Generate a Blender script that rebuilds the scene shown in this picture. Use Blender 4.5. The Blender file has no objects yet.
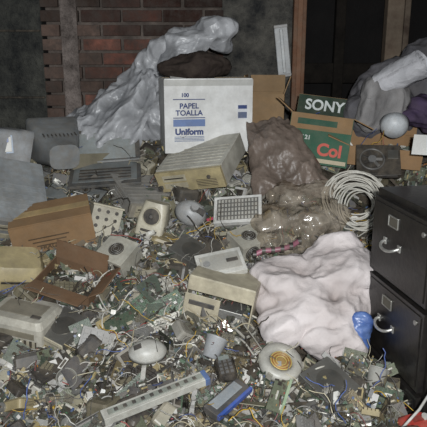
import bpy, math, random
from mathutils import noise, Vector, Matrix, Euler
rnd=random.Random(7)
sc=bpy.context.scene
try:
    sc.view_settings.view_transform='Standard'
except Exception: pass
D=math.radians
def L(hexs):
    h=hexs.lstrip('#'); o=[]
    for i in (0,2,4):
        v=int(h[i:i+2],16)/255
        o.append(v/12.92 if v<=.04045 else ((v+.055)/1.055)**2.4)
    return (o[0],o[1],o[2],1)
def T(x=0,y=0,z=0,rx=0,ry=0,rz=0,s=1):
    return Matrix.Translation((x,y,z))@Euler((D(rx),D(ry),D(rz))).to_matrix().to_4x4()@Matrix.Scale(s,4)

# ---------------- materials ----------------
def newmat(name):
    m=bpy.data.materials.new(name); m.use_nodes=True
    nt=m.node_tree; b=nt.nodes['Principled BSDF']
    return m,nt,b
def attr_mat(name,rough=.5,metal=0,dirt=.35,bump=.0,bscale=60,dscale=9,spec=.5,dust=.3,dustcol='746a5c',crease=0,cscale=12):
    m,nt,b=newmat(name); N=nt.nodes; K=nt.links
    a=N.new('ShaderNodeAttribute'); a.attribute_name='Col'
    tc=N.new('ShaderNodeTexCoord')
    n=N.new('ShaderNodeTexNoise'); n.inputs['Scale'].default_value=dscale; n.inputs['Detail'].default_value=8; n.inputs['Roughness'].default_value=.65
    K.new(tc.outputs['Object'],n.inputs['Vector'])
    r=N.new('ShaderNodeMapRange'); r.inputs[1].default_value=.32; r.inputs[2].default_value=.65
    r.inputs[3].default_value=1-dirt; r.inputs[4].default_value=1.05
    K.new(n.outputs['Fac'],r.inputs[0])
    mx=N.new('ShaderNodeVectorMath'); mx.operation='SCALE'
    K.new(a.outputs['Color'],mx.inputs[0]); K.new(r.outputs[0],mx.inputs['Scale'])
    n3=N.new('ShaderNodeTexNoise'); n3.inputs['Scale'].default_value=dscale*2.3; n3.inputs['Detail'].default_value=9; n3.inputs['Roughness'].default_value=.75
    K.new(tc.outputs['Object'],n3.inputs['Vector'])
    r3=N.new('ShaderNodeMapRange'); r3.inputs[1].default_value=.38; r3.inputs[2].default_value=.68; r3.inputs[3].default_value=dust*.25; r3.inputs[4].default_value=min(1,dust*1.8)
    K.new(n3.outputs['Fac'],r3.inputs[0])
    mm=N.new('ShaderNodeMix'); mm.data_type='RGBA'; mm.inputs[7].default_value=L(dustcol)
    K.new(r3.outputs[0],mm.inputs[0]); K.new(mx.outputs[0],mm.inputs[6])
    K.new(mm.outputs[2],b.inputs['Base Color'])
    b.inputs['Roughness'].default_value=rough; b.inputs['Metallic'].default_value=metal
    b.inputs['Specular IOR Level'].default_value=spec
    prev=None
    if crease:
        wn=N.new('ShaderNodeTexNoise'); wn.inputs['Scale'].default_value=5; K.new(tc.outputs['Object'],wn.inputs['Vector'])
        ad=N.new('ShaderNodeVectorMath'); ad.operation='MULTIPLY_ADD'; ad.inputs[1].default_value=(.12,.12,.12)
        K.new(wn.outputs['Color'],ad.inputs[0]); K.new(tc.outputs['Object'],ad.inputs[2])
        for k,(sc_,st) in enumerate(((cscale,crease),(cscale*2.7,crease*.6))):
            v=N.new('ShaderNodeTexVoronoi'); v.inputs['Scale'].default_value=sc_; K.new(ad.outputs[0],v.inputs['Vector'])
            bp=N.new('ShaderNodeBump'); bp.inputs['Strength'].default_value=st; bp.inputs['Distance'].default_value=.03/(k+1)
            K.new(v.outputs['Distance'],bp.inputs['Height'])
            if prev: K.new(prev.outputs[0],bp.inputs['Normal'])
            prev=bp
    if bump:
        n2=N.new('ShaderNodeTexNoise'); n2.inputs['Scale'].default_value=bscale; n2.inputs['Detail'].default_value=5
        K.new(tc.outputs['Object'],n2.inputs['Vector'])
        bp=N.new('ShaderNodeBump'); bp.inputs['Strength'].default_value=bump; bp.inputs['Distance'].default_value=.01
        K.new(n2.outputs['Fac'],bp.inputs['Height'])
        if prev: K.new(prev.outputs[0],bp.inputs['Normal'])
        prev=bp
    if prev: K.new(prev.outputs[0],b.inputs['Normal'])
    return m
PL=attr_mat('plastic',.45,0,.45,dust=.28)
ME=attr_mat('metal',.4,.7,.45,dust=.25)
CA=attr_mat('cardboard',.85,0,.3,.15,40,5,.2,dust=.15)
PC=attr_mat('circuit',.45,.1,.4,.3,200,40,dust=.3,dustcol='6e6a5c')
CL=attr_mat('cloth',.9,0,.25,.3,45,6,.15,dust=.08,crease=.5,cscale=9)
SK=attr_mat('woven_sack',.8,0,.15,.2,120,4,.2,dust=.08,dustcol='97867e',crease=.55,cscale=6)
FB=attr_mat('brown_film',.42,0,.35,.3,50,7,.4,dust=.3,dustcol='5c544c',crease=.7,cscale=6)
FI=attr_mat('plastic_film',.35,0,.3,.2,40,5,.5,dust=.15,dustcol='6a655e',crease=.5,cscale=10)
BL=attr_mat('painted_steel',.33,.15,.3,.1,60,dust=.06)
DU=attr_mat('dusty_cloth',.8,0,.45,.5,50,12,.2)
def film_mat(name,tint,lo,hi,crease=.9,cs=10,rough=.2,spec=.8):
    m=attr_mat(name,rough,0,.25,.2,50,6,spec,.12,'6a655e',crease,cs)
    nt=m.node_tree;N=nt.nodes;K=nt.links;b=N['Principled BSDF']
    t=N.new('ShaderNodeBsdfTransparent'); t.inputs[0].default_value=tint
    mx=N.new('ShaderNodeMixShader')
    n=N.new('ShaderNodeTexNoise'); n.inputs['Scale'].default_value=9; n.inputs['Detail'].default_value=6
    tc=N.new('ShaderNodeTexCoord'); K.new(tc.outputs['Object'],n.inputs['Vector'])
    r=N.new('ShaderNodeMapRange'); r.inputs[1].default_value=.4; r.inputs[2].default_value=.62; r.inputs[3].default_value=lo; r.inputs[4].default_value=hi
    K.new(n.outputs['Fac'],r.inputs[0]); K.new(r.outputs[0],mx.inputs[0])
    K.new(t.outputs[0],mx.inputs[1]); K.new(b.outputs[0],mx.inputs[2])
    K.new(mx.outputs[0],N['Material Output'].inputs['Surface'])
    return m
CLEAR=film_mat('clear_film',(.9,.85,.78,1),.28,.7,1.0,8,.16,1.0)
TARP=film_mat('tarp_film',(.85,.87,.9,1),.66,.96,.8,7,.35,.5)
def plaster(name,c1,c2,scale=3,bump=.4,rough=.9):
    m,nt,b=newmat(name); N=nt.nodes;K=nt.links
    tc=N.new('ShaderNodeTexCoord')
    n=N.new('ShaderNodeTexNoise'); n.inputs['Scale'].default_value=scale; n.inputs['Detail'].default_value=10; n.inputs['Roughness'].default_value=.7
    K.new(tc.outputs['Object'],n.inputs['Vector'])
    r=N.new('ShaderNodeValToRGB'); r.color_ramp.elements[0].position=.35; r.color_ramp.elements[1].position=.7
    r.color_ramp.elements[0].color=L(c1); r.color_ramp.elements[1].color=L(c2)
    K.new(n.outputs['Fac'],r.inputs[0]); K.new(r.outputs[0],b.inputs['Base Color'])
    b.inputs['Roughness'].default_value=rough; b.inputs['Specular IOR Level'].default_value=.2
    bp=N.new('ShaderNodeBump'); bp.inputs['Strength'].default_value=bump; bp.inputs['Distance'].default_value=.02
    n2=N.new('ShaderNodeTexNoise'); n2.inputs['Scale'].default_value=scale*8; n2.inputs['Detail'].default_value=8
    K.new(tc.outputs['Object'],n2.inputs['Vector'])
    K.new(n2.outputs['Fac'],bp.inputs['Height']); K.new(bp.outputs[0],b.inputs['Normal'])
    return m

# ---------------- mesh builder ----------------
class MB:
    def __init__(s): s.v=[];s.f=[];s.c=[];s.m=[];s.sm=[];s.mats=[]
    def add(s,vs,fs,col,mat,M=None,smooth=False):
        o=len(s.v)
        if mat not in s.mats: s.mats.append(mat)
        mi=s.mats.index(mat)
        if M is not None: vs=[M@Vector(v) for v in vs]
        s.v.extend([tuple(v) for v in vs])
        for f in fs:
            s.f.append([i+o for i in f]); s.c.append(col); s.m.append(mi); s.sm.append(smooth)
    def box(s,sx,sy,sz,col,mat=None,M=None,x=0,y=0,z=0):
        mat=mat or PL
        a,b,c=sx/2,sy/2,sz/2
        vs=[(x+i*a,y+j*b,z+k*c) for k in(-1,1) for j in(-1,1) for i in(-1,1)]
        fs=[(0,2,3,1),(4,5,7,6),(0,1,5,4),(2,6,7,3),(0,4,6,2),(1,3,7,5)]
        s.add(vs,fs,col,mat,M)
    def cyl(s,r1,r2,h,col,mat=None,M=None,seg=16,cap=True,smooth=True):
        mat=mat or PL; vs=[];fs=[]
        for k,(r,z) in enumerate(((r1,-h/2),(r2,h/2))):
            for i in range(seg):
                a=2*math.pi*i/seg; vs.append((r*math.cos(a),r*math.sin(a),z))
        for i in range(seg):
            j=(i+1)%seg; fs.append((i,j,seg+j,seg+i))
        s.add(vs,fs,col,mat,M,smooth)
        if cap: s.add(vs,[tuple(range(seg-1,-1,-1)),tuple(range(seg,2*seg))],col,mat,M)
    def lathe(s,prof,col,mat=None,M=None,seg=24,sx=1,sy=1):
        mat=mat or PL; vs=[];fs=[]
        for r,z in prof:
            for i in range(seg):
                a=2*math.pi*i/seg; vs.append((r*math.cos(a)*sx,r*math.sin(a)*sy,z))
        for k in range(len(prof)-1):
            for i in range(seg):
                j=(i+1)%seg; fs.append((k*seg+i,k*seg+j,(k+1)*seg+j,(k+1)*seg+i))
        s.add(vs,fs,col,mat,M,True)
    def hull(s,rings,col,mat=None,M=None,smooth=False,capends=True):
        mat=mat or PL; vs=[];fs=[];n=None
        for (w,h,z,cx,cy,r) in rings:
            p=[]
            for (qx,qy,a0) in ((1,1,0),(-1,1,90),(-1,-1,180),(1,-1,270)):
                for t in range(4):
                    a=D(a0+t*30); p.append((cx+qx*(w/2-r)+r*math.cos(a),cy+qy*(h/2-r)+r*math.sin(a),z))
            n=len(p); vs+=p
        for k in range(len(rings)-1):
            for i in range(n):
                j=(i+1)%n; fs.append((k*n+i,k*n+j,(k+1)*n+j,(k+1)*n+i))
        s.add(vs,fs,col,mat,M,smooth)
        if capends:
            s.add(vs,[tuple(range(n-1,-1,-1)),tuple(range((len(rings)-1)*n,len(rings)*n))],col,mat,M)
    def tube(s,pts,r,col,mat=None,M=None,seg=5):
        mat=mat or PL; vs=[];fs=[]; pts=[Vector(p) for p in pts]
        up=Vector((.13,.31,.94))
        for k,p in enumerate(pts):
            t=(pts[min(k+1,len(pts)-1)]-pts[max(k-1,0)])
            if t.length<1e-9: t=Vector((1,0,0))
            t.normalize(); u=t.cross(up)
            if u.length<1e-4: u=t.cross(Vector((1,0,0)))
            u.normalize(); w=t.cross(u)
            for i in range(seg):
                a=2*math.pi*i/seg; vs.append(p+(u*math.cos(a)+w*math.sin(a))*r)
        for k in range(len(pts)-1):
            for i in range(seg):
                j=(i+1)%seg; fs.append((k*seg+i,k*seg+j,(k+1)*seg+j,(k+1)*seg+i))
        s.add(vs,fs,col,mat,M,True)
    def ring(s,R,r,col,mat=None,M=None,seg=24,rs=6):
        pts=[(R*math.cos(2*math.pi*i/seg),R*math.sin(2*math.pi*i/seg),0) for i in range(seg+1)]
        s.tube(pts,r,col,mat,M,rs)
    def prism(s,poly,h,col,mat=None,M=None):
        n=len(poly); vs=[(x,y,-h/2) for x,y in poly]+[(x,y,h/2) for x,y in poly]
        fs=[tuple(range(n-1,-1,-1)),tuple(range(n,2*n))]+[(i,(i+1)%n,n+(i+1)%n,n+i) for i in range(n)]
        s.add(vs,fs,col,mat or PL,M)
    def grille(s,w,h,n,col,M,dark=L('202020'),t=.004,frac=.5,vert=False):
        s.box(w,h,.002,dark,PL,M,z=.001)
        for i in range(n):
            o=-(.5-(i+.5)/n)
            if vert: s.box(w/n*frac,h,t,col,PL,M,x=o*w,z=t/2)
            else: s.box(w,h/n*frac,t,col,PL,M,y=o*h,z=t/2)
    def text(s,txt,size,col,M,mat=None,ext=.0006,bold=0):
        cu=bpy.data.curves.new('t','FONT'); cu.body=txt; cu.size=size; cu.align_x='CENTER'; cu.align_y='CENTER'; cu.extrude=ext
        cu.offset=bold
        ob=bpy.data.objects.new('t',cu); sc.collection.objects.link(ob)
        dg=bpy.context.evaluated_depsgraph_get(); me=bpy.data.meshes.new_from_object(ob.evaluated_get(dg))
        s.add([v.co.copy() for v in me.vertices],[tuple(p.vertices) for p in me.polygons],col,mat or CA,M)
        bpy.data.objects.remove(ob); bpy.data.curves.remove(cu); bpy.data.meshes.remove(me)
    def build(s,name,M=None,bevel=0):
        me=bpy.data.meshes.new(name); me.from_pydata(s.v,[],s.f)
        for m in s.mats: me.materials.append(m)
        me.polygons.foreach_set('material_index',s.m); me.polygons.foreach_set('use_smooth',s.sm)
        at=me.color_attributes.new('Col','FLOAT_COLOR','CORNER')
        arr=[]
        for f,c in zip(s.f,s.c): arr.extend(list(c)*len(f))
        at.data.foreach_set('color',arr); me.update()
        ob=bpy.data.objects.new(name,me); sc.collection.objects.link(ob)
        if M is not None: ob.matrix_world=M
        if bevel:
            b=ob.modifiers.new('b','BEVEL'); b.width=bevel; b.segments=2; b.limit_method='ANGLE'; b.angle_limit=D(50)
        return ob

# ---------------- heap functions ----------------
PR=[(0.5,0.0),(0.8,.06),(1.2,.2),(1.79,.40),(2.2,.57),(2.7,.83),(3.15,1.13),(3.6,1.18),(9,1.18)]
def prof(y):
    if y<=.5: return 0
    for (a,b),(c,d) in zip(PR,PR[1:]):
        if y<=c: return b+(d-b)*(y-a)/(c-a)
    return 1.18
def H(x,y):
    return prof(y)+.05*noise.noise(Vector((x*3,y*3,1.3)))+.025*noise.noise(Vector((x*9,y*9,4)))
def in_cab(x,y,m=.03):
    dx,dy=x-.65,y-2.25
    a=dx*.174-dy*.985; b=dx*.985+dy*.174
    return -m<a<.46+m and -m<b<.62+m
def sackq(x,y): return ((x-.42)/.29)**2+((y-2.28)/.27)**2
def in_sack(x,y): return sackq(x,y)<1
def normal_rot(x,y):
    e=.04
    n=Vector((0,-(prof(y+e)-prof(y-e))/(2*e),1)).normalized()
    return Vector((0,0,1)).rotation_difference(n).to_matrix().to_4x4()

greens=[L(c) for c in ('3a5040','56645a','45544a','68705c','2c3c32','5d6350','6a5c40','26302a','747c72','445658','4a4435','2b2f2a','3f5c48','55544c')]
plast=[L(c) for c in ('b8b2a1','97938a','cfcdc3','7b7a74','57575a','444446','2a2a2c','84806a','a3956e','68624f','1e1e20','453e37','e4e3dd','4d4c48','302c27','201e1c','c9c8c4')]
darks=[L(c) for c in ('1c1c1e','2b2a29','3a3733')]
metals=[L(c) for c in ('b4b4b0','8a8a87','93896f','d0d0cc','6a5f50')]
accent=[L(c) for c in ('2c4f9a','b03030','c9a227','d98a2b','8aa23a','c0506a','1f7a4a')]
wirec=[L(c) for c in ('d8d6ce','b9b6ac','2a2a2a','6b6b6b','c8c0a4','a03030','c9a227','3a5aa0','1a1a1a','4a4a48')]
def pcb(mb,M,l,w,r):
    mb.box(l,w,.0016,r.choice(greens),PC,M)
    n=int(3+l*w*2400); n=min(n,26)
    for _ in range(n):
        x=(r.random()-.5)*l*.85; y=(r.random()-.5)*w*.85
        t=r.random()
        if t<.4:
            a=r.uniform(.005,.02); b=r.uniform(.004,.016); h=r.uniform(.002,.005)
            mb.box(a,b,h,r.choice(darks),PL,M,x=x,y=y,z=h/2)
        elif t<.6:
            h=r.uniform(.006,.016); q=r.uniform(.002,.006)
            mb.cyl(q,q,h,r.choice([L('1c2430'),L('2a2a2a'),L('b5b5b0'),L('3d5d8a')]),PL,M@T(x,y,h/2),7)
        elif t<.8:
            a=r.uniform(.008,.035);h=r.uniform(.006,.012)
            mb.box(a,.006,h,r.choice([L('dcdad0'),L('c8bfa8'),L('2a2a2a'),L('b0a070')]),PL,M,x=x,y=y,z=h/2)
        elif t<.9:
            a=r.uniform(.008,.016); mb.box(a,a*.8,.01,r.choice(metals),ME,M,x=x,y=y,z=.005)
        else:
            mb.box(.008,.003,.003,r.choice(accent+[L('b98a50')]),PL,M,x=x,y=y,z=.0015)
def piece(mb,M,r,big=1):
    t=r.random()
    if t<.27:
        pcb(mb,M,r.uniform(.03,.12)*big,r.uniform(.02,.08)*big,r)
    elif t<.41:
        n=r.randint(4,6); R=r.uniform(.012,.045)*big
        poly=[(R*(.6+.5*r.random())*math.cos(2*math.pi*i/n)*1.3,R*(.6+.5*r.random())*math.sin(2*math.pi*i/n)) for i in range(n)]
        c=r.choice(plast); mb.prism(poly,.003,c,PL,M)
        if r.random()<.4: mb.box(R*1.5,.003,.014,c,PL,M,z=.007)
    elif t<.54:
        a=r.uniform(.02,.07)*big;b=r.uniform(.012,.04)*big;h=r.uniform(.008,.028); c=r.choice(plast)
        mb.box(a,b,h,c,PL,M); mb.box(a*.7,b*.6,.002,r.choice(darks),PL,M,z=h/2)
        mb.box(a*.2,b*1.05,h*.4,c,PL,M,x=a*.3)
    elif t<.63:
        a=r.uniform(.02,.1)*big;b=r.uniform(.01,.04); c=r.choice(metals)
        mb.box(a,b,.0012,c,ME,M); mb.box(a,.0012,b*.6,c,ME,M,y=b/2,z=b*.3)
    elif t<.79:
        pts=[];p=Vector((0,0,0));a=r.random()*6.3
        for k in range(12):
            pts.append(p.copy()); a+=r.uniform(-.8,.8); p+=Vector((math.cos(a),math.sin(a),r.uniform(-.25,.3)))*.017*big
        mb.tube(pts,r.uniform(.001,.0024),r.choice(wirec),PL,M,4)
    elif t<.82:
        w=r.uniform(.012,.03);vs=[];fs=[];a=r.uniform(.6,1.4)
        for k in range(8):
            z=.012*math.sin(k*a); vs+= [(k*.016,-w/2,z),(k*.016,w/2,z)]
        for k in range(7): fs.append((2*k,2*k+1,2*k+3,2*k+2))
        mb.add(vs,fs,r.choice([L('a8a8a6'),L('8d8f92'),L('c6c4be')]),PL,M)
    elif t<.87:
        q=r.uniform(.008,.024);h=r.uniform(.005,.025); mb.cyl(q,q,h,r.choice(metals),ME,M,12); mb.cyl(q*.25,q*.25,h*1.4,r.choice(metals),ME,M,8)
    elif t<.89:
        c=r.choice([L('8c8c8a'),L('2b2b2b'),L('a09a8a')]); mb.box(.035,.03,.003,c,ME,M)
        for k in range(6): mb.box(.0012,.03,.015,c,ME,M,x=-.015+k*.006,z=.008)
    elif t<.94:
        mb.box(r.uniform(.01,.05)*big,r.uniform(.006,.018),.008,r.choice(accent+plast),PL,M)
    elif t<.965:
        a=r.uniform(.08,.2); c=r.choice(plast+greens); mb.box(a,.022,.012,c,PL,M)
        for k in range(6): mb.box(a*.08,.012,.003,r.choice(darks+plast),PL,M,x=(-.4+.16*k)*a,z=.007)
    else:
        mb.ring(r.uniform(.008,.024),r.uniform(.002,.004),r.choice([L('8a5a2c'),L('b87333'),L('2a2a2a'),L('d8d6ce')]),PL,M,14,5)
def scatter(mb,n,x0,x1,y0,y1,seed,big=1,lift=.03):
    r=random.Random(seed)
    for _ in range(n):
        x=r.uniform(x0,x1); y=r.uniform(y0,y1)
        if in_cab(x,y,.05) or in_sack(x,y): continue
        M=Matrix.Translation((x,y,H(x,y)+r.uniform(0,lift)))@normal_rot(x,y)@Euler((D(r.gauss(0,26)),D(r.gauss(0,26)),r.random()*6.28)).to_matrix().to_4x4()
        piece(mb,M,r,big)

# ---------------- room ----------------
def room():
    mb=MB(); mb.box(4.2,5.6,.1,L('444444'),plaster('floor_dirt','3a3632','55504a'),None,0,1.3,-.05); mb.build('floor')
    dk=plaster('wall_plaster_dark','202223','3c3d3b',4,.6)
    mb=MB()
    mb.box(4.2,.12,3.0,(.1,.1,.1,1),plaster('wall_base','090808','131110',5),None,0,3.86,1.5)
    mb.box(1.0,.04,3.0,(.1,.1,.1,1),plaster('wall_left_panel','1c1e20','50504a',7,1),None,-1.55,3.78,1.5)
    for zz in (.6,1.0,1.4,1.8,2.2): mb.box(.98,.03,.012,L('1b1b1b'),DU,None,-1.55,3.76,zz)
    mb.box(.46,.04,3.0,(.1,.1,.1,1),plaster('wall_gray_plaster','242526','625f58',7,1),None,.28,3.78,1.5)
    mb.box(.10,.06,3.0,(.1,.1,.1,1),plaster('wall_render_strip','4b4440','8d827c',9,.9),None,-.88,3.77,1.5)
    r=random.Random(2); BR=attr_mat('brick',.95,0,.7,.9,35,6,.1,dust=.5,dustcol='453f3b')
    mb.box(1.15,.02,3.0,L('746a63'),BR,None,-.45,3.785,1.5)
    ch=.084; k=0; z=.5
    while z<2.9:
        off=(k%2)*.125; x=-1.06-off
        while x<.07:
            xa=max(x+.008+r.uniform(-.004,.004),-1.05); xb=min(x+.242+r.uniform(-.006,.006),.06)
            if xb-xa>.03:
                base=r.choice([(.22,.09,.065),(.18,.075,.055),(.25,.11,.08),(.13,.07,.055),(.2,.11,.09)])
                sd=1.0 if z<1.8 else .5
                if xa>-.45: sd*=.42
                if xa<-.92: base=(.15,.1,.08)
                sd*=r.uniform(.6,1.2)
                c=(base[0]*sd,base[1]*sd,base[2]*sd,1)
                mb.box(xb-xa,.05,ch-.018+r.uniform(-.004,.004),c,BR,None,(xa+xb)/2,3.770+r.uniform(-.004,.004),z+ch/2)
            x+=.25
        z+=ch;k+=1
    mb.build('wall_back',None,.003)
    mb=MB(); mb.box(.1,5.6,3,(1,1,1,1),dk,None,-2.05,1.3,1.5); mb.build('wall_left')
    mb=MB(); mb.box(.1,5.6,3,(1,1,1,1),dk,None,2.05,1.3,1.5); mb.build('wall_right')
    mb=MB(); mb.box(4.2,5.6,.1,(1,1,1,1),plaster('ceiling_plaster','3a3a38','555550'),None,0,1.3,3.05); mb.build('ceiling')
    wood=attr_mat('wood',.8,0,.45,.4,25,4,.2)
    mb=MB(); mb.box(.075,.07,3.0,L('6e4a36'),wood,None,.515,3.70,1.5); mb.box(.03,.01,3.0,L('7d5640'),wood,None,.515,3.66,1.5); mb.build('wooden_post',None,.006)
    mb=MB(); mb.box(.10,.08,3.0,L('57493e'),wood,None,1.08,3.70,1.5); mb.box(.035,.06,3.0,L('3c2f28'),wood,None,1.15,3.69,1.5); mb.build('wooden_post',None,.006)
    dw=attr_mat('dark_wood',.9,0,.4,.4,25,4,.1,dust=.03)  # wood coloured near black for the beam
    mb=MB(); mb.box(.5,.06,.12,L('0d0b0a'),dw,None,.8,3.72,1.55);mb.box(.06,.05,1.6,L('0e0c0b'),dw,None,.76,3.70,1.5); mb.build('wooden_beam',None,.006)
room()

# ---------------- cloth ----------------
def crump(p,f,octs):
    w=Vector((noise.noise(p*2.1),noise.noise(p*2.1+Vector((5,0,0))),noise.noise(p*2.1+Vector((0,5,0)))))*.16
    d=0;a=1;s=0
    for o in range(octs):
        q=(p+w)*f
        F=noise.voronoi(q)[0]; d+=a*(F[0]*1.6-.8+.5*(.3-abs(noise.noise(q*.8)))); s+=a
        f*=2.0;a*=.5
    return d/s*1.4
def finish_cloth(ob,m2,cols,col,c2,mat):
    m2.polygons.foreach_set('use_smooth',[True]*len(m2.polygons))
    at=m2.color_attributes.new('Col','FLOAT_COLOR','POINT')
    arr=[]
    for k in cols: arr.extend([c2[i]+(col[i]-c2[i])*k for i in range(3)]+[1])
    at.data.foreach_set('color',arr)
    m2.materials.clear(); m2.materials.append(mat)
def blob(name,ells,voxel,col,mat,amp,freq,seed=0,stretch=(1,1,1),octs=3,col2=None,off=(0,0,0)):
    import bmesh
    bm=bmesh.new()
    for (c,rad,rot) in ells:
        M=T(c[0]+off[0],c[1]+off[1],c[2]+off[2],*rot)@Matrix.Diagonal((rad[0],rad[1],rad[2],1))
        bmesh.ops.create_icosphere(bm,subdivisions=3,radius=1,matrix=M)
    me=bpy.data.meshes.new(name); bm.to_mesh(me); bm.free()
    ob=bpy.data.objects.new(name,me); sc.collection.objects.link(ob)
    r=ob.modifiers.new('r','REMESH'); r.mode='VOXEL'; r.voxel_size=voxel
    s=ob.modifiers.new('s','SMOOTH'); s.iterations=8; s.factor=.6
    dg=bpy.context.evaluated_depsgraph_get(); m2=bpy.data.meshes.new_from_object(ob.evaluated_get(dg))
    ob.modifiers.clear(); ob.data=m2; m2.name=name
    nv=[(v.co.copy(),v.normal.copy()) for v in m2.vertices]
    cols=[]
    for v,(co,no) in zip(m2.vertices,nv):
        p=Vector((co.x*stretch[0],co.y*stretch[1],co.z*stretch[2]))+Vector((seed*3.1,seed*1.7,seed))
        d=crump(p,freq,octs)
        v.co=co+no*amp*d
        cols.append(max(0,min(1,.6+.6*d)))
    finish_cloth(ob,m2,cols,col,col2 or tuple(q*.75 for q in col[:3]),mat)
    return ob
def drape(name,c00,c10,c11,c01,nu,nv,bulge,amp,freq,col,mat,col2,seed=0,stretch=(1,1,1),rag=.03,octs=3):
    c00,c10,c11,c01=[Vector(c) for c in (c00,c10,c11,c01)]
    n=(c10-c00).cross(c01-c00).normalized()
    if n.y>0: n=-n
    vs=[];fs=[];cols=[]
    for j in range(nv+1):
        for i in range(nu+1):
            u=i/nu;v=j/nv
            u2=u+rag*noise.noise(Vector((v*6,seed,u*2)));v2=v+rag*noise.noise(Vector((u*6,seed+9,v*2)))
            p=(c00*(1-u2)+c10*u2)*(1-v2)+(c01*(1-u2)+c11*u2)*v2
            q=Vector((p.x*stretch[0],p.y*stretch[1],p.z*stretch[2]))+Vector((seed,seed*2,0))
            d=crump(q,freq,octs)
            p=p+n*(bulge*math.sin(math.pi*u)**.6*math.sin(math.pi*v)**.6+amp*d)
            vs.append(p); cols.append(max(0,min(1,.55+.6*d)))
    for j in range(nv):
        for i in range(nu):
            a=j*(nu+1)+i; fs.append((a,a+1,a+nu+2,a+nu+1))
    me=bpy.data.meshes.new(name); me.from_pydata([tuple(v) for v in vs],[],fs)
    ob=bpy.data.objects.new(name,me); sc.collection.objects.link(ob)
    finish_cloth(ob,me,cols,col,col2,mat)
    return ob
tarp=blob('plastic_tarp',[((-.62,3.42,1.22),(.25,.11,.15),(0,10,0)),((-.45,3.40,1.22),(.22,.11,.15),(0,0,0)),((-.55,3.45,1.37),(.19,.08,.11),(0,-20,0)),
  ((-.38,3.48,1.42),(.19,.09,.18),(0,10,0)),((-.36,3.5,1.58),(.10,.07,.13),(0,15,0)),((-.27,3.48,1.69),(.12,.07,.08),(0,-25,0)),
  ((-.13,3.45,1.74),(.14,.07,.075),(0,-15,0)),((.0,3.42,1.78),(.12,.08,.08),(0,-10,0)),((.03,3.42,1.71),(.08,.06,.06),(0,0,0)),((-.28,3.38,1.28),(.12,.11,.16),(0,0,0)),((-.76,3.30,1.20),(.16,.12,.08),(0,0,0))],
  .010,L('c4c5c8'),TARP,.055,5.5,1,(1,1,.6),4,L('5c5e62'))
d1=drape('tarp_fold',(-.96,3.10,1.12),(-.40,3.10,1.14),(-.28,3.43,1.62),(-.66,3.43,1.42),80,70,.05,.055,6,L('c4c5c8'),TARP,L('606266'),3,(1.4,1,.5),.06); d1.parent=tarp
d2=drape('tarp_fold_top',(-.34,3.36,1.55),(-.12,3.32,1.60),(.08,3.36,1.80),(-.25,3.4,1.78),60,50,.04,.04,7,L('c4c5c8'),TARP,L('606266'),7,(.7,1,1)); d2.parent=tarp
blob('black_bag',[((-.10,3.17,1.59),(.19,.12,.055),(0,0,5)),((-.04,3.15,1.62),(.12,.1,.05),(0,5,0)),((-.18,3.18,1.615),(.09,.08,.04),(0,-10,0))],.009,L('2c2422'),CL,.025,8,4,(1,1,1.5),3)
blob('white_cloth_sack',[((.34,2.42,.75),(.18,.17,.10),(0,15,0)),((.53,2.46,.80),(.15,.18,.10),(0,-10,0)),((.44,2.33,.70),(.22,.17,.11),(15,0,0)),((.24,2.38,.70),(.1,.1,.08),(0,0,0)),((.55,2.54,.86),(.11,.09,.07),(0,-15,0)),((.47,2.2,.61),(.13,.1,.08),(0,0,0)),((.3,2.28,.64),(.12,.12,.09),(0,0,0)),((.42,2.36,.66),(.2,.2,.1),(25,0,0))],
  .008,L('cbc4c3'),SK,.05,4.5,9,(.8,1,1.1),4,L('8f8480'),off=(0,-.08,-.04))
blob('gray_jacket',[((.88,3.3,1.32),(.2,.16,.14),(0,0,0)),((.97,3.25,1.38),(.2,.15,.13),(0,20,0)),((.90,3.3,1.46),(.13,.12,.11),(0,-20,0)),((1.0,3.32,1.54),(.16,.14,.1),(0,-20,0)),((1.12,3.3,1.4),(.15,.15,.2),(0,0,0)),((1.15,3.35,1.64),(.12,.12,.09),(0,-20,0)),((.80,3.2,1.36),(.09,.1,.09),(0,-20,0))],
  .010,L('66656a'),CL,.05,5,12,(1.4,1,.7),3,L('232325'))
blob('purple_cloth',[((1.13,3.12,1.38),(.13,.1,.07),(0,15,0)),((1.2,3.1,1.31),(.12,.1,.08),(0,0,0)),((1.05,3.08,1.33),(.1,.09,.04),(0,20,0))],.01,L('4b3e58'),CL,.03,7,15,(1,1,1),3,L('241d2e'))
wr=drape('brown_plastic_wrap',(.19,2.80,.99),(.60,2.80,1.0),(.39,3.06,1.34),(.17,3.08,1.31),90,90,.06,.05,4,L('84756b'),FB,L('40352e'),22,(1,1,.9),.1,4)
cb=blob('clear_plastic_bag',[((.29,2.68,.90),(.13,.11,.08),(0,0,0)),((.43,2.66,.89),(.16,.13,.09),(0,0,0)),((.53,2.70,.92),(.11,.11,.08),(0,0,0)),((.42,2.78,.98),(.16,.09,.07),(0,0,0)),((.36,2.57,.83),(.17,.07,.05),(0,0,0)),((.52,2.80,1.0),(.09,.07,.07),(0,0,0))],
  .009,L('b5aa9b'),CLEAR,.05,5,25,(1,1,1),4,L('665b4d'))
mb=MB(); r=random.Random(33)
for _ in range(420):
    x=r.uniform(.24,.62);y=r.uniform(2.56,2.80); q=1-((x-.43)/.2)**2-((y-2.68)/.14)**2
    if q<0: continue
    z=H(x,y)+.01+r.random()*.09*q
    piece(mb,Matrix.Translation((x,y,z))@Euler((r.random()*6,r.random()*6,r.random()*6)).to_matrix().to_4x4(),r,.75)
po=mb.build('parts'); po.parent=cb

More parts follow.
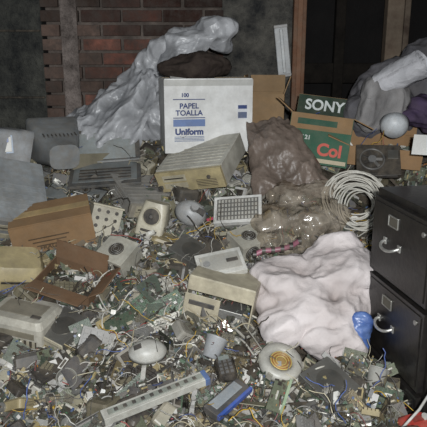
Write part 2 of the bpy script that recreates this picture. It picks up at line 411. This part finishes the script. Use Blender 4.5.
# ---------------- cartons ----------------
def carton(w,d,h,col,flaps=(0,0,0,0),t=.005,closed=False,fcol=None):
    mb=MB(); fcol=fcol or col
    mb.box(w,d,t,col,CA,None,z=t/2)
    mb.box(w,t,h,col,CA,None,y=-d/2,z=h/2); mb.box(w,t,h,col,CA,None,y=d/2,z=h/2)
    mb.box(t,d,h,col,CA,None,x=-w/2,z=h/2); mb.box(t,d,h,col,CA,None,x=w/2,z=h/2)
    if closed:
        mb.box(w,d/2-.002,t,col,CA,None,y=-d/4,z=h+t/2); mb.box(w,d/2-.002,t,col,CA,None,y=d/4,z=h+t/2)
        mb.box(w*1.002,.05,.001,L('b59a6a'),PL,None,z=h+t+.0006)
    else:
        fl=min(w,d)/2
        a,b,c,e=flaps
        if a is not None: mb.box(w,t,fl,fcol,CA,T(0,-d/2,h,a,0,0)@T(0,0,fl/2))
        if b is not None: mb.box(w,t,fl,fcol,CA,T(0,d/2,h,-b,0,0)@T(0,0,fl/2))
        if c is not None: mb.box(t,d,fl,fcol,CA,T(-w/2,0,h,0,-c,0)@T(0,0,fl/2))
        if e is not None: mb.box(t,d,fl,fcol,CA,T(w/2,0,h,0,e,0)@T(0,0,fl/2))
    return mb
mb=carton(.44,.30,.36,L('d6d6d4'),closed=True)
blu=L('2f4374')
def ft(mb,txt,size,col,x,z,d,bold=.001): mb.text(txt,size,col,T(x,-d/2-.0035,z,90,0,0),CA,.0006,bold)
ft(mb,'PAPEL',.036,blu,-.1,.232,.30); ft(mb,'TOALLA',.036,blu,-.1,.198,.30)
ft(mb,'Uniform',.042,blu,-.1,.105,.30,.002)
mb.box(.16,.001,.004,blu,CA,None,-.1,-.1535,.265); mb.box(.16,.001,.004,blu,CA,None,-.1,-.1535,.175)
mb.box(.16,.001,.035,L('6a80ac'),CA,None,-.1,-.1535,.15)
mb.box(.05,.001,.07,L('c9cbd0'),CA,None,.17,-.1535,.2)
mb.box(.045,.001,.018,blu,CA,None,.17,-.1545,.225); mb.box(.045,.001,.03,L('55627e'),CA,None,.17,-.1545,.185)
ft(mb,'100',.026,blu,-.12,.285,.30)
for q in range(4): mb.box(.15,.001,.003,L('6a7a98'),CA,None,-.1,-.1545,.06+q*.007)
mb.box(.446,.001,.03,L('b4b4b0'),CA,None,0,-.1536,.345)
mb.box(.16,.13,.006,L('c9c8c4'),CA,T(-.1,-.05,.375,14,-5,8))
mb.build('paper_towel_carton',T(-.05,3.20,1.165,0,0,10,1.03),.002)

mb=carton(.2,.2,.25,L('8d7354'),(None,20,10,20)); mb.build('cardboard_box',T(.3,3.38,1.2,0,0,-8))
gr=L('305a48'); br=L('8a6e4e')
mb=carton(.31,.22,.25,gr,(None,8,55,110),fcol=br)
mb.box(.308,.003,.105,L('1b342a'),CA,T(0,.11,.25,-8,0,0)@T(0,-.006,.055))
mb.text('SONY',.078,L('d6dcda'),T(0,.11,.25,-8,0,0)@T(-.01,-.0095,.055,90,0,0),CA,.0008,.002)
mb.box(.31,.002,.08,br,CA,None,0,-.1135,.21)
mb.box(.2,.001,.03,L('2a5142'),CA,None,-.02,-.115,.21)
ft(mb,'Col',.085,L('c05a50'),.06,.075,.225,.003); mb.box(.3,.001,.02,L('b5aa92'),CA,None,0,-.1145,.02)
ft(mb,'TV 21',.03,L('c8ccc8'),-.08,.13,.225,.001)
mb.build('electronics_carton',T(.545,3.08,1.10,-8,6,-14))
mb=carton(.36,.24,.10,L('927352'),(None,20,70,80)); mb.build('cardboard_box',T(.88,3.06,1.13,12,4,-8))
mb=carton(.36,.2,.18,L('84684a'),closed=True)
for q in range(3): mb.box(.18-.03*q,.001,.006,L('4a3a2a'),CA,None,-.02,-.1035,.11-.02*q)
ft(mb,'FRAGIL 24',.03,L('4a3a2a'),0,.06,.205)
mb.build('cardboard_box',T(-.74,2.65,.79,14,-8,14),.002)
mb=carton(.25,.17,.12,L('705640'),(75,10,None,50)); mb.build('cardboard_box',T(-.62,2.40,.63,18,12,-16))

# ---------------- electronics ----------------
BE=L('c4bda6');GR=L('9a9b9b');WH=L('c9c8c2');YB=L('b0a27a');DG=L('3b3c3e');BK=L('19191b')
def crt(col,w=.34,h=.3):
    mb=MB()
    R=T(0,0,0,-90,0,0)
    mb.hull([(w,h,0,0,0,.02),(w,h,.05,0,0,.025),(w*.93,h*.92,.07,0,0,.03),(w*.85,h*.85,.15,0,0,.035),(w*.6,h*.6,.27,0,0,.04),(w*.55,h*.55,.33,0,0,.04)],col,PL,R,True)
    mb.box(w*.8,.006,h*.74,BK,PL,None,0,-.002,.01); mb.box(w*.9,.01,.006,GR,PL,None,0,-.003,-h*.42)
    for k in range(9): mb.box(.006,.09,.004,DG,PL,None,-.08+k*.02,.2,h*.36)
    mb.cyl(.1,.08,.02,col,PL,T(0,.12,-h/2-.03),20); mb.cyl(.04,.05,.03,col,PL,T(0,.12,-h/2-.01),16)
    return mb
crt(L('7b7f81'),.27,.23).build('crt_monitor',T(-.88,3.2,1.22,-10,0,205))
crt(L('9a9da0'),.25,.2).build('crt_monitor',T(-1.03,3.08,1.18,15,0,140))
def pc_case(w,d,h,col,front):
    mb=MB(); mb.box(w,d,h,col,PL); mb.box(w+.006,d*.95,.006,col,PL,None,z=h/2)
    mb.box(w,.02,h,front,PL,None,y=-d/2-.01)
    mb.box(w*.36,.004,.035,L('b8b19a'),PL,None,-w*.22,-d/2-.021,h*.18); mb.box(w*.3,.004,.006,BK,PL,None,-w*.22,-d/2-.0235,h*.18)
    mb.box(w*.36,.004,.03,L('b0a890'),PL,None,-w*.22,-d/2-.021,-h*.2)
    mb.cyl(.01,.01,.006,DG,PL,T(w*.3,-d/2-.022,h*.1,90,0,0),12)
    mb.grille(w*.3,h*.4,5,front,T(w*.25,-d/2-.02,-h*.2,90,0,0))
    mb.grille(d*.5,h*.6,10,col,T(-w/2,0,0,90,0,-90),vert=True)
    for k in range(6): mb.box(w*.9,.005,.004,col,PL,None,0,-d*.35+k*.03,h/2+.005)
    return mb
pc_case(.36,.32,.11,L('b9b7ac'),YB).build('desktop_computer_case',T(-.06,2.97,1.13,22,-10,-24),.004)
pc_case(.26,.38,.15,L('8f9497'),L('8c8e8e')).build('computer_tower',T(-.96,2.74,.99,38,16,32),.005)
pc_case(.26,.26,.07,L('8d8c88'),L('a29d90')).build('desktop_computer_case',T(-.36,2.88,.98,24,8,35),.004)
mb=MB(); mb.box(.08,.06,.09,L('8da0b6'),PL); mb.box(.065,.004,.075,WH,PL,None,0,-.031,0); mb.box(.04,.002,.02,L('3c5f9c'),PL,None,0,-.034,.02); mb.build('small_appliance_box',T(-1.05,2.94,1.22,-10,0,20),.003)
mb=MB(); mb.box(.36,.24,.014,L('45484a'),PL); mb.box(.32,.19,.002,L('737a7c'),PL,None,0,.01,.008); mb.box(.35,.012,.02,L('96999a'),PL,None,0,.12,.005)
mb.box(.36,.012,.2,L('3a3c3e'),PL,T(0,.12,0,-55,0,0)@T(0,0,.1)); mb.box(.31,.004,.16,L('8a9192'),PL,T(0,.12,0,-55,0,0)@T(0,-.007,.1))
for rr_ in range(4): mb.box(.26,.018,.004,L('2c2e30'),PL,None,0,-.06+.03*rr_,.011)
mb.build('laptop_computer',T(-.55,2.94,1.07,18,-3,6),.002)
mb=MB(); mb.box(.34,.2,.02,L('3a3d40'),PL); mb.box(.3,.15,.003,L('858b8c'),PL,None,.02,0,.012); mb.build('flat_screen_panel',T(-.72,2.86,.98,14,6,-12),.002)
mb=MB(); mb.box(.14,.1,.23,L('b5b09e'),PL)
for i in range(3):
    for j in range(6): mb.cyl(.009,.009,.003,BK,PL,T(-.042+.042*i,-.051,-.09+.036*j,90,0,0),10)
mb.box(.15,.11,.01,BE,PL,None,z=.115); mb.build('perforated_metal_case',T(-.53,2.66,.86,-8,18,20),.003)
def psu():
    mb=MB(); mb.box(.15,.14,.085,L('b4b2a6'),PL)
    mb.cyl(.036,.036,.003,BK,PL,T(-.025,-.071,0,90,0,0),20)
    for q in (.012,.022,.032): mb.ring(q,.0015,L('d0d0cc'),ME,T(-.025,-.074,0,90,0,0),20,4)
    mb.box(.03,.004,.025,BK,PL,None,.048,-.071,.018); mb.box(.02,.004,.015,L('8a2020'),PL,None,.048,-.071,-.02)
    mb.cyl(.035,.035,.003,BK,PL,T(0,0,.043),20)
    for q in (.012,.022,.032): mb.ring(q,.0015,L('d0d0cc'),ME,T(0,0,.046),20,4)
    return mb
psu().build('power_supply_unit',T(-.42,2.46,.80,30,10,-30),.002)
psu().build('power_supply_unit',T(.16,2.58,.82,20,-10,30),.002)
mb=MB(); mb.hull([(.22,.18,-.09,0,0,.02),(.23,.19,.05,0,0,.03),(.18,.14,.09,0,0,.03)],YB,PL,None,True)
mb.box(.16,.004,.08,L('a89a70'),PL,None,0,-.096,0); mb.box(.14,.003,.012,BK,PL,None,0,-.1,.03); mb.build('printer_housing',T(-.87,2.43,.73,24,10,24),.003)
def printer():
    mb=MB(); mb.hull([(.26,.2,-.08,0,0,.015),(.26,.2,.04,0,0,.02),(.23,.17,.065,0,0,.02)],L('b9b6aa'),PL,None,False)
    mb.box(.2,.004,.025,L('7e796a'),PL,None,0,-.101,.01); mb.box(.18,.1,.003,L('8a8578'),PL,None,0,0,.067)
    mb.grille(.22,.06,9,L('b2ac98'),T(0,-.1,-.04,90,0,0),vert=True)
    mb.box(.04,.02,.004,DG,PL,None,.08,-.05,.07)
    return mb
printer().build('inkjet_printer',T(-.77,2.2,.60,4,6,-14),.003)
mb=MB(); mb.hull([(.13,.11,-.08,0,0,.012),(.135,.115,0,0,0,.02),(.11,.1,.08,0,0,.03)],L('c2bca8'),PL,None,True)
mb.cyl(.044,.044,.01,L('a59e88'),PL,T(0,-.057,.015,90,0,0),22); mb.cyl(.038,.038,.001,BK,PL,T(0,-.0632,.015,90,0,0),22)
mb.cyl(.014,.008,.008,DG,PL,T(0,-.066,.015,90,0,0),12); mb.box(.08,.003,.012,BK,PL,None,0,-.057,-.055)
mb.build('computer_speaker',T(-.28,2.67,.91,-10,12,-12),.002)
mb=MB(); mb.lathe([(.0,.07),(.03,.068),(.055,.05),(.07,.02),(.072,-.01),(.066,-.015),(.0,-.02)],L('a4a6a7'),PL,None,24,1.1,.85); mb.cyl(.02,.018,.03,GR,PL,T(0,0,.075),14); mb.box(.05,.03,.02,DG,PL,None,.03,0,.06); mb.build('lamp_shade',T(-.11,2.72,.92,50,25,0))
mb=MB(); mb.box(.23,.15,.06,L('d8d8d4'),PL)
for row in range(5):
    for k in range(12): mb.box(.010,.016,.004,L('b9b8b0'),PL,None,-.088+.016*k,-.05+.024*row,.032)
mb.box(.2,.004,.02,L('8b8b88'),PL,None,0,-.076,0); mb.box(.2,.12,.002,L('5f6060'),PL,None,0,0,.0305)
mb.build('desktop_calculator',T(.12,2.73,.925,42,-6,-8),.002)
mb=MB(); c=L('b5ad96')
w,d,h=.27,.2,.22
mb.box(w,.006,h,c,PL,None,0,d/2,0); mb.box(.006,d,h,c,PL,None,-w/2,0,0); mb.box(.006,d,h,c,PL,None,w/2,0,0); mb.box(w,d,.006,c,PL,None,0,0,h/2); mb.box(w,d,.006,c,PL,None,0,0,-h/2)
mb.box(w,.004,.06,c,PL,None,0,-d/2,h/2-.03); mb.box(w*.55,.004,.13,c,PL,None,-w/4,-d/2,-.03); mb.box(.1,.15,.04,L('a8a8a4'),ME,None,.05,-.0,-.03)
mb.box(w*.4,.005,.02,DG,PL,None,-w/4,-d/2-.003,0); mb.build('computer_case_shell',T(.04,2.27,.67,-2,10,-14),.003)
mb=MB(); mb.box(.2,.13,.03,L('ccccc6'),PL); mb.box(.17,.09,.004,L('b0afa8'),PL,None,0,0,.016); mb.box(.05,.02,.006,DG,PL,None,.05,0,.018); mb.cyl(.015,.015,.01,GR,PL,T(-.06,0,.018),14)
mb.build('external_modem',T(.03,2.34,.80,28,-8,12),.006)
mb=MB(); mb.lathe([(0,.04),(.03,.038),(.055,.028),(.072,.008),(.075,-.01),(.0,-.012)],L('bcbcb6'),PL,None,28,1.0,.7); mb.box(.002,.07,.002,DG,PL,T(.03,0,.037,0,30,0)); mb.box(.03,.02,.004,DG,PL,T(-.04,0,.036,0,-25,0)); mb.build('computer_mouse',T(-.25,2.02,.565,24,0,15))
mb=MB(); mb.lathe([(.0,-.04),(.03,-.04),(.042,.035),(.046,.04),(.042,.042),(.036,.03),(.026,-.034),(0,-.034)],L('a0a4a8'),PL); mb.ring(.04,.003,WH,PL,T(0,0,.04)); mb.build('plastic_cup',T(0,2.04,.57,-35,25,0))
mb=MB(); mb.lathe([(.045,-.02),(.08,-.02),(.085,.0),(.08,.02),(.06,.022),(.045,.018),(.045,-.02)],L('b5b4ac'),PL); mb.cyl(.04,.04,.02,L('a98850'),PL,None,20)
for k in range(5): mb.ring(.02+.005*k,.003,L('a0622f') if k%2 else L('c8b060'),PL,T(0,0,.014),18,5)
for k in range(6): mb.box(.01,.02,.03,L('a5a398'),PL,T(0,0,0,0,0,60*k)@T(.082,0,.004))
mb.build('deflection_coil',T(.25,1.98,.54,24,12,0))
mb=MB(); mb.box(.4,.05,.03,L('c0c0b8'),PL); mb.box(.36,.026,.004,L('8f968e'),PL,None,0,0,.016)
for k in range(10): mb.box(.014,.016,.004,DG,PL,None,-.15+k*.033,0,.019)
mb.box(.02,.052,.032,L('4d6a9a'),PL,None,.19); mb.build('scanner_bar',T(-.2,1.84,.485,10,-8,26),.003)
mb=MB(); mb.box(.18,.07,.03,L('40444a'),PL); mb.box(.182,.012,.02,L('2456b0'),PL,None,0,-.034,.008); mb.box(.14,.04,.003,L('9aa2a8'),PL,None,0,.01,.016); mb.build('network_switch',T(.05,1.83,.48,12,-10,48),.002)
mb=MB(); mb.hull([(.07,.1,-.015,0,0,.02),(.075,.11,0,0,0,.025),(.06,.09,.018,0,0,.02)],BK,PL,None,True)
for i in range(3):
    for j in range(4): mb.box(.012,.01,.004,L('55585c'),PL,None,-.018+.018*i,-.03+.016*j,.019)
mb.box(.04,.018,.003,L('7b8a8a'),PL,None,0,.035,.018); mb.build('cordless_phone',T(.045,1.94,.54,22,-8,10))
mb=MB(); pcb(mb,Matrix.Identity(4),.2,.06,random.Random(4)); mb.box(.2,.01,.008,L('a8c0a0'),PL,None,0,-.025,.004); mb.build('memory_circuit_board',T(.24,1.86,.50,12,-16,70))
def optical():
    mb=MB(); mb.box(.145,.17,.04,L('8f8f8b'),ME); mb.box(.15,.006,.042,BE,PL,None,0,-.088,0); mb.box(.13,.003,.012,L('a8a290'),PL,None,0,-.092,.008); mb.box(.012,.003,.005,DG,PL,None,.055,-.092,-.012)
    mb.cyl(.05,.05,.002,L('7a7a76'),ME,T(0,0,.021),20); return mb
optical().build('optical_drive',T(.42,1.90,.50,20,-12,35),.002)
optical().build('optical_drive',T(-.6,2.16,.59,15,10,-30),.002)
optical().build('optical_drive',T(-.1,2.52,.79,25,-14,60),.002)
# black fan drive
mb=MB(); mb.box(.21,.17,.035,BK,PL); mb.ring(.058,.006,L('4a4c4e'),PL,T(-.03,0,.019),28)
for k in range(7): mb.box(.04,.016,.003,L('2e3032'),PL,T(-.03,0,.02,0,0,k*51.4)@T(.03,0,0,25,0,0))
mb.cyl(.02,.02,.008,L('b8b8b8'),ME,T(-.03,0,.021),16); mb.box(.05,.05,.004,L('7e7e7a'),ME,None,.07,.03,.019); mb.box(.18,.004,.02,L('3c3c3e'),PL,None,0,-.086,0)
mb.build('cooling_fan_unit',T(.81,2.86,1.15,48,0,-8),.003)
mb=MB(); mb.lathe([(0,-.04),(.04,-.038),(.065,-.01),(.075,.03),(.07,.03),(.058,-.005),(0,-.03)],L('c5cace'),PL); mb.build('white_bowl',T(.92,3.0,1.30,-50,20,0))
mb=MB(); pts=[]
for i in range(90):
    a=i/90*math.pi*7; R=.018+.062*i/90; pts.append((R*math.cos(a),R*math.sin(a)))
vs=[];fs=[]; NZ=10
for i,(x,y) in enumerate(pts):
    for k in range(NZ+1):
        z=-.12+.24*k/NZ; q=1+.12*noise.noise(Vector((x*20,y*20,z*14))); vs.append((x*q,y*q,z+.008*math.sin(i*.2)))
for i in range(89):
    for k in range(NZ): a=i*(NZ+1)+k; fs.append((a,a+NZ+1,a+NZ+2,a+1))
mb.add(vs,fs,L('b4b4b8'),CL,None,True); mb.build('fabric_roll',T(.96,3.06,1.56,62,0,52))
blob('gray_towel',[((.86,3.12,1.46),(.1,.07,.07),(0,30,0)),((.92,3.1,1.42),(.11,.07,.08),(0,-30,0)),((.83,3.1,1.36),(.08,.06,.09),(0,0,0)),((.93,3.1,1.36),(.12,.06,.05),(0,10,0))],.009,L('8b8989'),CL,.03,7,31,(1.4,1,.7),3,L('4c4b4c'))
mb=MB(); mb.box(.14,.1,.002,L('d2d2ce'),CA); mb.build('paper_sheet',T(1.0,2.72,1.25,60,0,-25))
mb=MB(); mb.box(.08,.03,.3,L('a8acae'),PL); mb.box(.02,.014,.26,L('bfc3c4'),PL,None,0,-.02,0); mb.box(.084,.034,.02,GR,PL,None,0,0,.145);mb.box(.084,.034,.02,GR,PL,None,0,0,-.145)
mb.build('wall_lamp_fixture',T(.42,3.71,1.68,0,-7,0),.004)
def cabinet():
    mb=MB(); W,Dp,Ht=.46,.6,1.155; bc=L('121213')
    mb.box(W,Dp,Ht,bc,BL,None,0,Dp/2,Ht/2)
    for k in range(3):
        zt=Ht-.025-k*.315; zc=zt-.15
        mb.box(W-.03,.022,.295,L('161618'),BL,None,0,-.011,zc)
        mb.box(W-.06,.004,.265,L('131315'),BL,None,0,-.0235,zc)
        for dx in (-.035,.035): mb.box(.005,.006,.04,L('b5b5b0'),ME,None,-.04+dx,-.028,zc+.085)
        mb.box(.07,.006,.005,L('b5b5b0'),ME,None,-.04,-.028,zc+.066); mb.box(.07,.006,.005,L('b5b5b0'),ME,None,-.04,-.028,zc+.104)
        mb.box(.064,.003,.034,L('55524a'),CA,None,-.04,-.0265,zc+.085)
        pts=[]
        for i in range(13):
            a=math.pi*i/12; pts.append((-.04-.055*math.cos(a),-.026-.032*math.sin(a)**.6,zc-.018*math.sin(a)))
        mb.tube(pts,.006,L('d0d0cc'),ME,None,8)
        for sx in(-.095,.015): mb.box(.022,.006,.026,L('c0c0bc'),ME,None,sx,-.027,zc)
        mb.cyl(.009,.009,.008,L('b0b0ac'),ME,T(.17,-.026,zc+.1,90,0,0),12)
    return mb
mb=cabinet()
cx,cy=.65+.174*.23,2.25-.985*.23
mb.build('filing_cabinet',T(cx,cy,0,0,0,-80),.003)
def coil(mb,c,R,n,col,rr,tilt):
    pts=[]
    for i in range(n*24):
        a=i/24*2*math.pi; q=R*(1+.18*math.sin(i*.11))
        pts.append((q*math.cos(a)*(1+.1*math.sin(i*.05)),q*.95*math.sin(a)+.02*math.sin(i*.03),.02*math.sin(i*.21)+.012*math.sin(i*.067)))
    mb.tube(pts,rr,col,PL,T(*c,*tilt),6)
mb=MB()
coil(mb,(0,0,0),.125,10,L('c8c5bb'),.0045,(0,0,0)); coil(mb,(.02,-.04,.02),.095,7,L('d2d0c6'),.0045,(10,10,60))
mb.tube([(.08,.0,.01),(.12,-.1,0),(.02,-.18,.0),(-.08,-.17,0.02),(-.12,-.08,.02),(-.16,.02,.02),(-.1,.1,.03)],.004,L('cac8be'),PL)
mb.build('coiled_cable',T(.675,2.72,.99,60,0,-10))
def heapcable(mb,pts,rr,col,lift=.03):
    P=[]
    pts=[Vector((x,y,0)) for x,y in pts]
    for k in range(len(pts)-1):
        p0=pts[max(k-1,0)];p1=pts[k];p2=pts[k+1];p3=pts[min(k+2,len(pts)-1)]
        for t in range(10):
            t/=10; q=.5*((2*p1)+(-p0+p2)*t+(2*p0-5*p1+4*p2-p3)*t*t+(-p0+3*p1-3*p2+p3)*t**3)
            P.append((q.x,q.y,H(q.x,q.y)+lift+.015*math.sin(len(P)*.3)))
    mb.tube(P,rr,col,PL,None,6)
mb=MB(); r=random.Random(8)
W1=L('bfbdb4')
heapcable(mb,[(-.2,2.75),(-.28,2.6),(-.4,2.45),(-.5,2.35),(-.42,2.22)],.0032,W1,.06)
heapcable(mb,[(-.02,2.7),(-.12,2.55),(-.1,2.35),(-.2,2.2),(-.15,2.05)],.003,W1,.05)
heapcable(mb,[(-.14,2.66),(-.17,2.5),(-.05,2.38),(-.14,2.22),(-.1,2.1)],.003,W1,.06)
heapcable(mb,[(-.1,2.8),(-.02,2.6),(-.06,2.45),(.1,2.3),(.12,2.15),(.2,2.02)],.003,L('a5a39a'),.06)
heapcable(mb,[(.1,2.1),(.2,1.98),(.33,1.93),(.45,1.97)],.004,L('c8c6bc'),.05)
for _ in range(210):
    x=r.uniform(-.9,.6);y=r.uniform(1.6,3.0);a=r.random()*6.3;pts=[(x,y)]
    for k in range(r.randint(3,8)):
        a+=r.uniform(-1.1,1.1); x+=.06*math.cos(a); y+=.06*math.sin(a)
        if in_cab(x,y,.05) or in_sack(x,y): break
        pts.append((x,y))
    if len(pts)>2 and not in_sack(*pts[0]): heapcable(mb,pts,r.uniform(.0014,.003),r.choice([L('c4c2ba'),L('2a2a2a'),L('8b8b88'),L('1f1f22'),L('a59b80'),L('1a1a1a'),L('6b2a2a'),L('9a9a96')]),r.uniform(.025,.065))
mb.build('loose_cables')
mb=MB()
hp=[(.18,2.44,.81),(.22,2.45,.825),(.26,2.44,.83),(.30,2.435,.838),(.34,2.45,.845),(.38,2.48,.86)]
mb.tube(hp,.012,L('95586c'),PL,None,10)
for (x,y,z) in hp: mb.cyl(.017,.017,.016,BK,PL,T(x,y,z,0,90,0),12)
mb.build('ribbed_hose')
mb=MB(); mb.tube([(.80,1.66,.80),(.75,1.66,.73),(.71,1.67,.64),(.67,1.68,.54),(.63,1.70,.46),(.58,1.72,.41)],.0045,L('c8c8c4'),PL,None,8); mb.build('white_power_cord')
mb=MB(); mb.hull([(.1,.07,-.02,0,0,.015),(.11,.08,0,0,0,.02),(.08,.05,.02,0,0,.015)],L('b02a24'),PL,None,True); mb.box(.04,.02,.01,L('8a1a18'),PL,None,0,0,.02); mb.cyl(.012,.012,.02,WH,PL,T(.03,0,.02),10); mb.build('red_toy_car_shell',T(.69,1.75,.44,15,0,20))
blob('blue_snack_bag',[((.575,2.10,.60),(.045,.03,.065),(0,8,0)),((.58,2.11,.65),(.042,.026,.04),(0,8,0)),((.565,2.08,.56),(.045,.03,.04),(0,0,0))],.005,L('24509c'),FI,.012,14,41,(1,1,1),3,L('6f8cc0'))
for (x,y,rx,c) in ((.6,1.94,-30,'a8a8a2'),(-.55,1.95,40,'84847e')):
    mb=MB(); mb.lathe([(.0,-.05),(.026,-.05),(.036,.045),(.039,.048),(.034,.044),(.024,-.045),(0,-.045)],L(c),PL); mb.ring(.037,.0025,L(c),PL,T(0,0,.047)); mb.build('plastic_cup',T(x,y,H(x,y)+.03,rx,20,0))

# ---------------- the heap: base, casings and scrap in one object ----------------
def shell(mb,M,w,d,h,c,r):
    k=r.random()
    if k<.45:
        mb.hull([(w,d,-h/2,0,0,.01),(w,d,h*.3,0,0,.012),(w*.88,d*.86,h/2,0,0,.012)],c,PL,M,False)
        mb.box(w*.6,d*.5,.003,tuple(q*.6 for q in c[:3])+(1,),PL,M,z=h/2+.001)
        mb.grille(w*.6,h*.5,4,c,M@T(0,-d/2,0,90,0,0)); mb.box(w*.15,d*.1,.006,BK,PL,M,x=w*.25,y=d*.2,z=h/2+.002)
    elif k<.7:
        mb.box(w,d,.003,c,PL,M,z=-h/2); mb.box(w,.003,h,c,PL,M,y=-d/2); mb.box(w,.003,h,c,PL,M,y=d/2); mb.box(.003,d,h,c,PL,M,x=-w/2); mb.box(.003,d,h,c,PL,M,x=w/2)
        pcb(mb,M@T(0,0,-h/4,4,3,0),w*.8,d*.8,r)
    elif k<.85: # keyboard fragment
        mb.box(w*1.6,w*.6,.016,c,PL,M)
        for i in range(9):
            for j in range(4): mb.box(w*.13,w*.1,.008,tuple(min(1,q*1.1) for q in c[:3])+(1,),PL,M,x=(-.68+.17*i)*w,y=(-.2+.13*j)*w,z=.012)
    else:
        for (sx,sy,x,y) in ((w,d*.14,0,d*.43),(w,d*.14,0,-d*.43),(w*.12,d,w*.44,0),(w*.12,d,-w*.44,0)): mb.box(sx,sy,.02,c,PL,M,x=x,y=y)
        mb.box(w*.8,d*.75,.004,L('2a2c2c'),PL,M,z=-.006)
mb=MB(); r=random.Random(21)
nx,ny=150,150
x0,x1,y0,y1=-1.55,1.5,.5,3.62
vs=[];fs=[]
for j in range(ny+1):
    for i in range(nx+1):
        x=x0+(x1-x0)*i/nx; y=y0+(y1-y0)*j/ny
        z=H(x,y)-.015+.02*noise.noise(Vector((x*25,y*25,0)))
        q=sackq(x,y)
        if q<1: z-=.08*(1-q)**.5
        if in_cab(x,y): z=-.0
        vs.append((x,y,max(z,.0)))
for j in range(ny):
    for i in range(nx):
        a=j*(nx+1)+i; fs.append((a,a+1,a+nx+2,a+nx+1))
mb.add(vs,fs,L('211e1a'),DU,None,False)
SH=[(-.68,3.1,.2),(-.36,3.1,.14),(-.3,2.93,.13),(-.15,2.88,.15),(.02,2.68,.15),(-.22,2.62,.13),(.16,2.66,.12),(-.66,2.66,.12),(-.3,2.42,.1),(-.15,2.4,.12),(-.5,2.1,.12),(-.72,2.05,.13),(-.68,1.85,.12),(.3,1.85,.1),(.42,1.84,.12),(.12,2.15,.1),(-.4,2.0,.08),(.2,2.9,.13),(-.6,2.38,.12),(.1,3.1,.14),(.22,3.12,.1),(.56,1.78,.1),(-.08,1.78,.1),(-.4,1.76,.12)]
for _ in range(75): SH.append((r.uniform(-.95,.58),r.uniform(1.65,3.05),r.uniform(.07,.15)))
for (x,y,w) in SH:
    if in_cab(x,y,.07) or in_sack(x,y): continue
    M=T(x,y,H(x,y)+.03,r.gauss(18,20),r.gauss(0,20),r.uniform(-70,70))
    shell(mb,M,w,w*r.uniform(.6,.9),w*r.uniform(.2,.45),r.choice([L('aaa593'),L('98968e'),L('c4c2b8'),L('80807e'),L('9c8f6a'),L('57585a'),L('2c2c2e'),L('3f3e3c'),L('1f1f21'),L('6d6855')]),r)
scatter(mb,5900,-1.0,.78,1.35,2.7,3,1.08,.04)
scatter(mb,1000,-1.35,1.3,2.5,3.35,5,1.5,.04)
scatter(mb,420,-.85,.62,1.5,2.8,11,1.9,.05)
mb.build('electronic_scrap_heap')

# ---------------- lights, world, camera ----------------
w=bpy.data.worlds.new('w'); sc.world=w; w.use_nodes=True
w.node_tree.nodes['Background'].inputs[0].default_value=(.85,.92,1,1); w.node_tree.nodes['Background'].inputs[1].default_value=.22
def area(name,loc,tgt,size,power,col=(1,1,1)):
    l=bpy.data.lights.new(name,'AREA'); l.size=size; l.energy=power; l.color=col
    o=bpy.data.objects.new(name,l); sc.collection.objects.link(o); o.location=loc
    o.rotation_euler=(Vector(tgt)-Vector(loc)).to_track_quat('-Z','Y').to_euler(); return o
area('camera_flash',(.08,-.25,1.8),(0,2.8,1.0),.07,95,(.97,.99,1))
area('soft_fill_light',(-.6,1.2,2.9),(0,2.8,.9),1.2,13,(.88,.95,1))  # added unseen overhead fill that softens and flattens the light
cd=bpy.data.cameras.new('camera'); cam=bpy.data.objects.new('camera',cd); sc.collection.objects.link(cam)
cam.location=(0,0,1.65); cam.rotation_euler=(D(75),0,0); cd.sensor_width=36; cd.lens=49.5; cd.clip_start=.02
sc.camera=cam
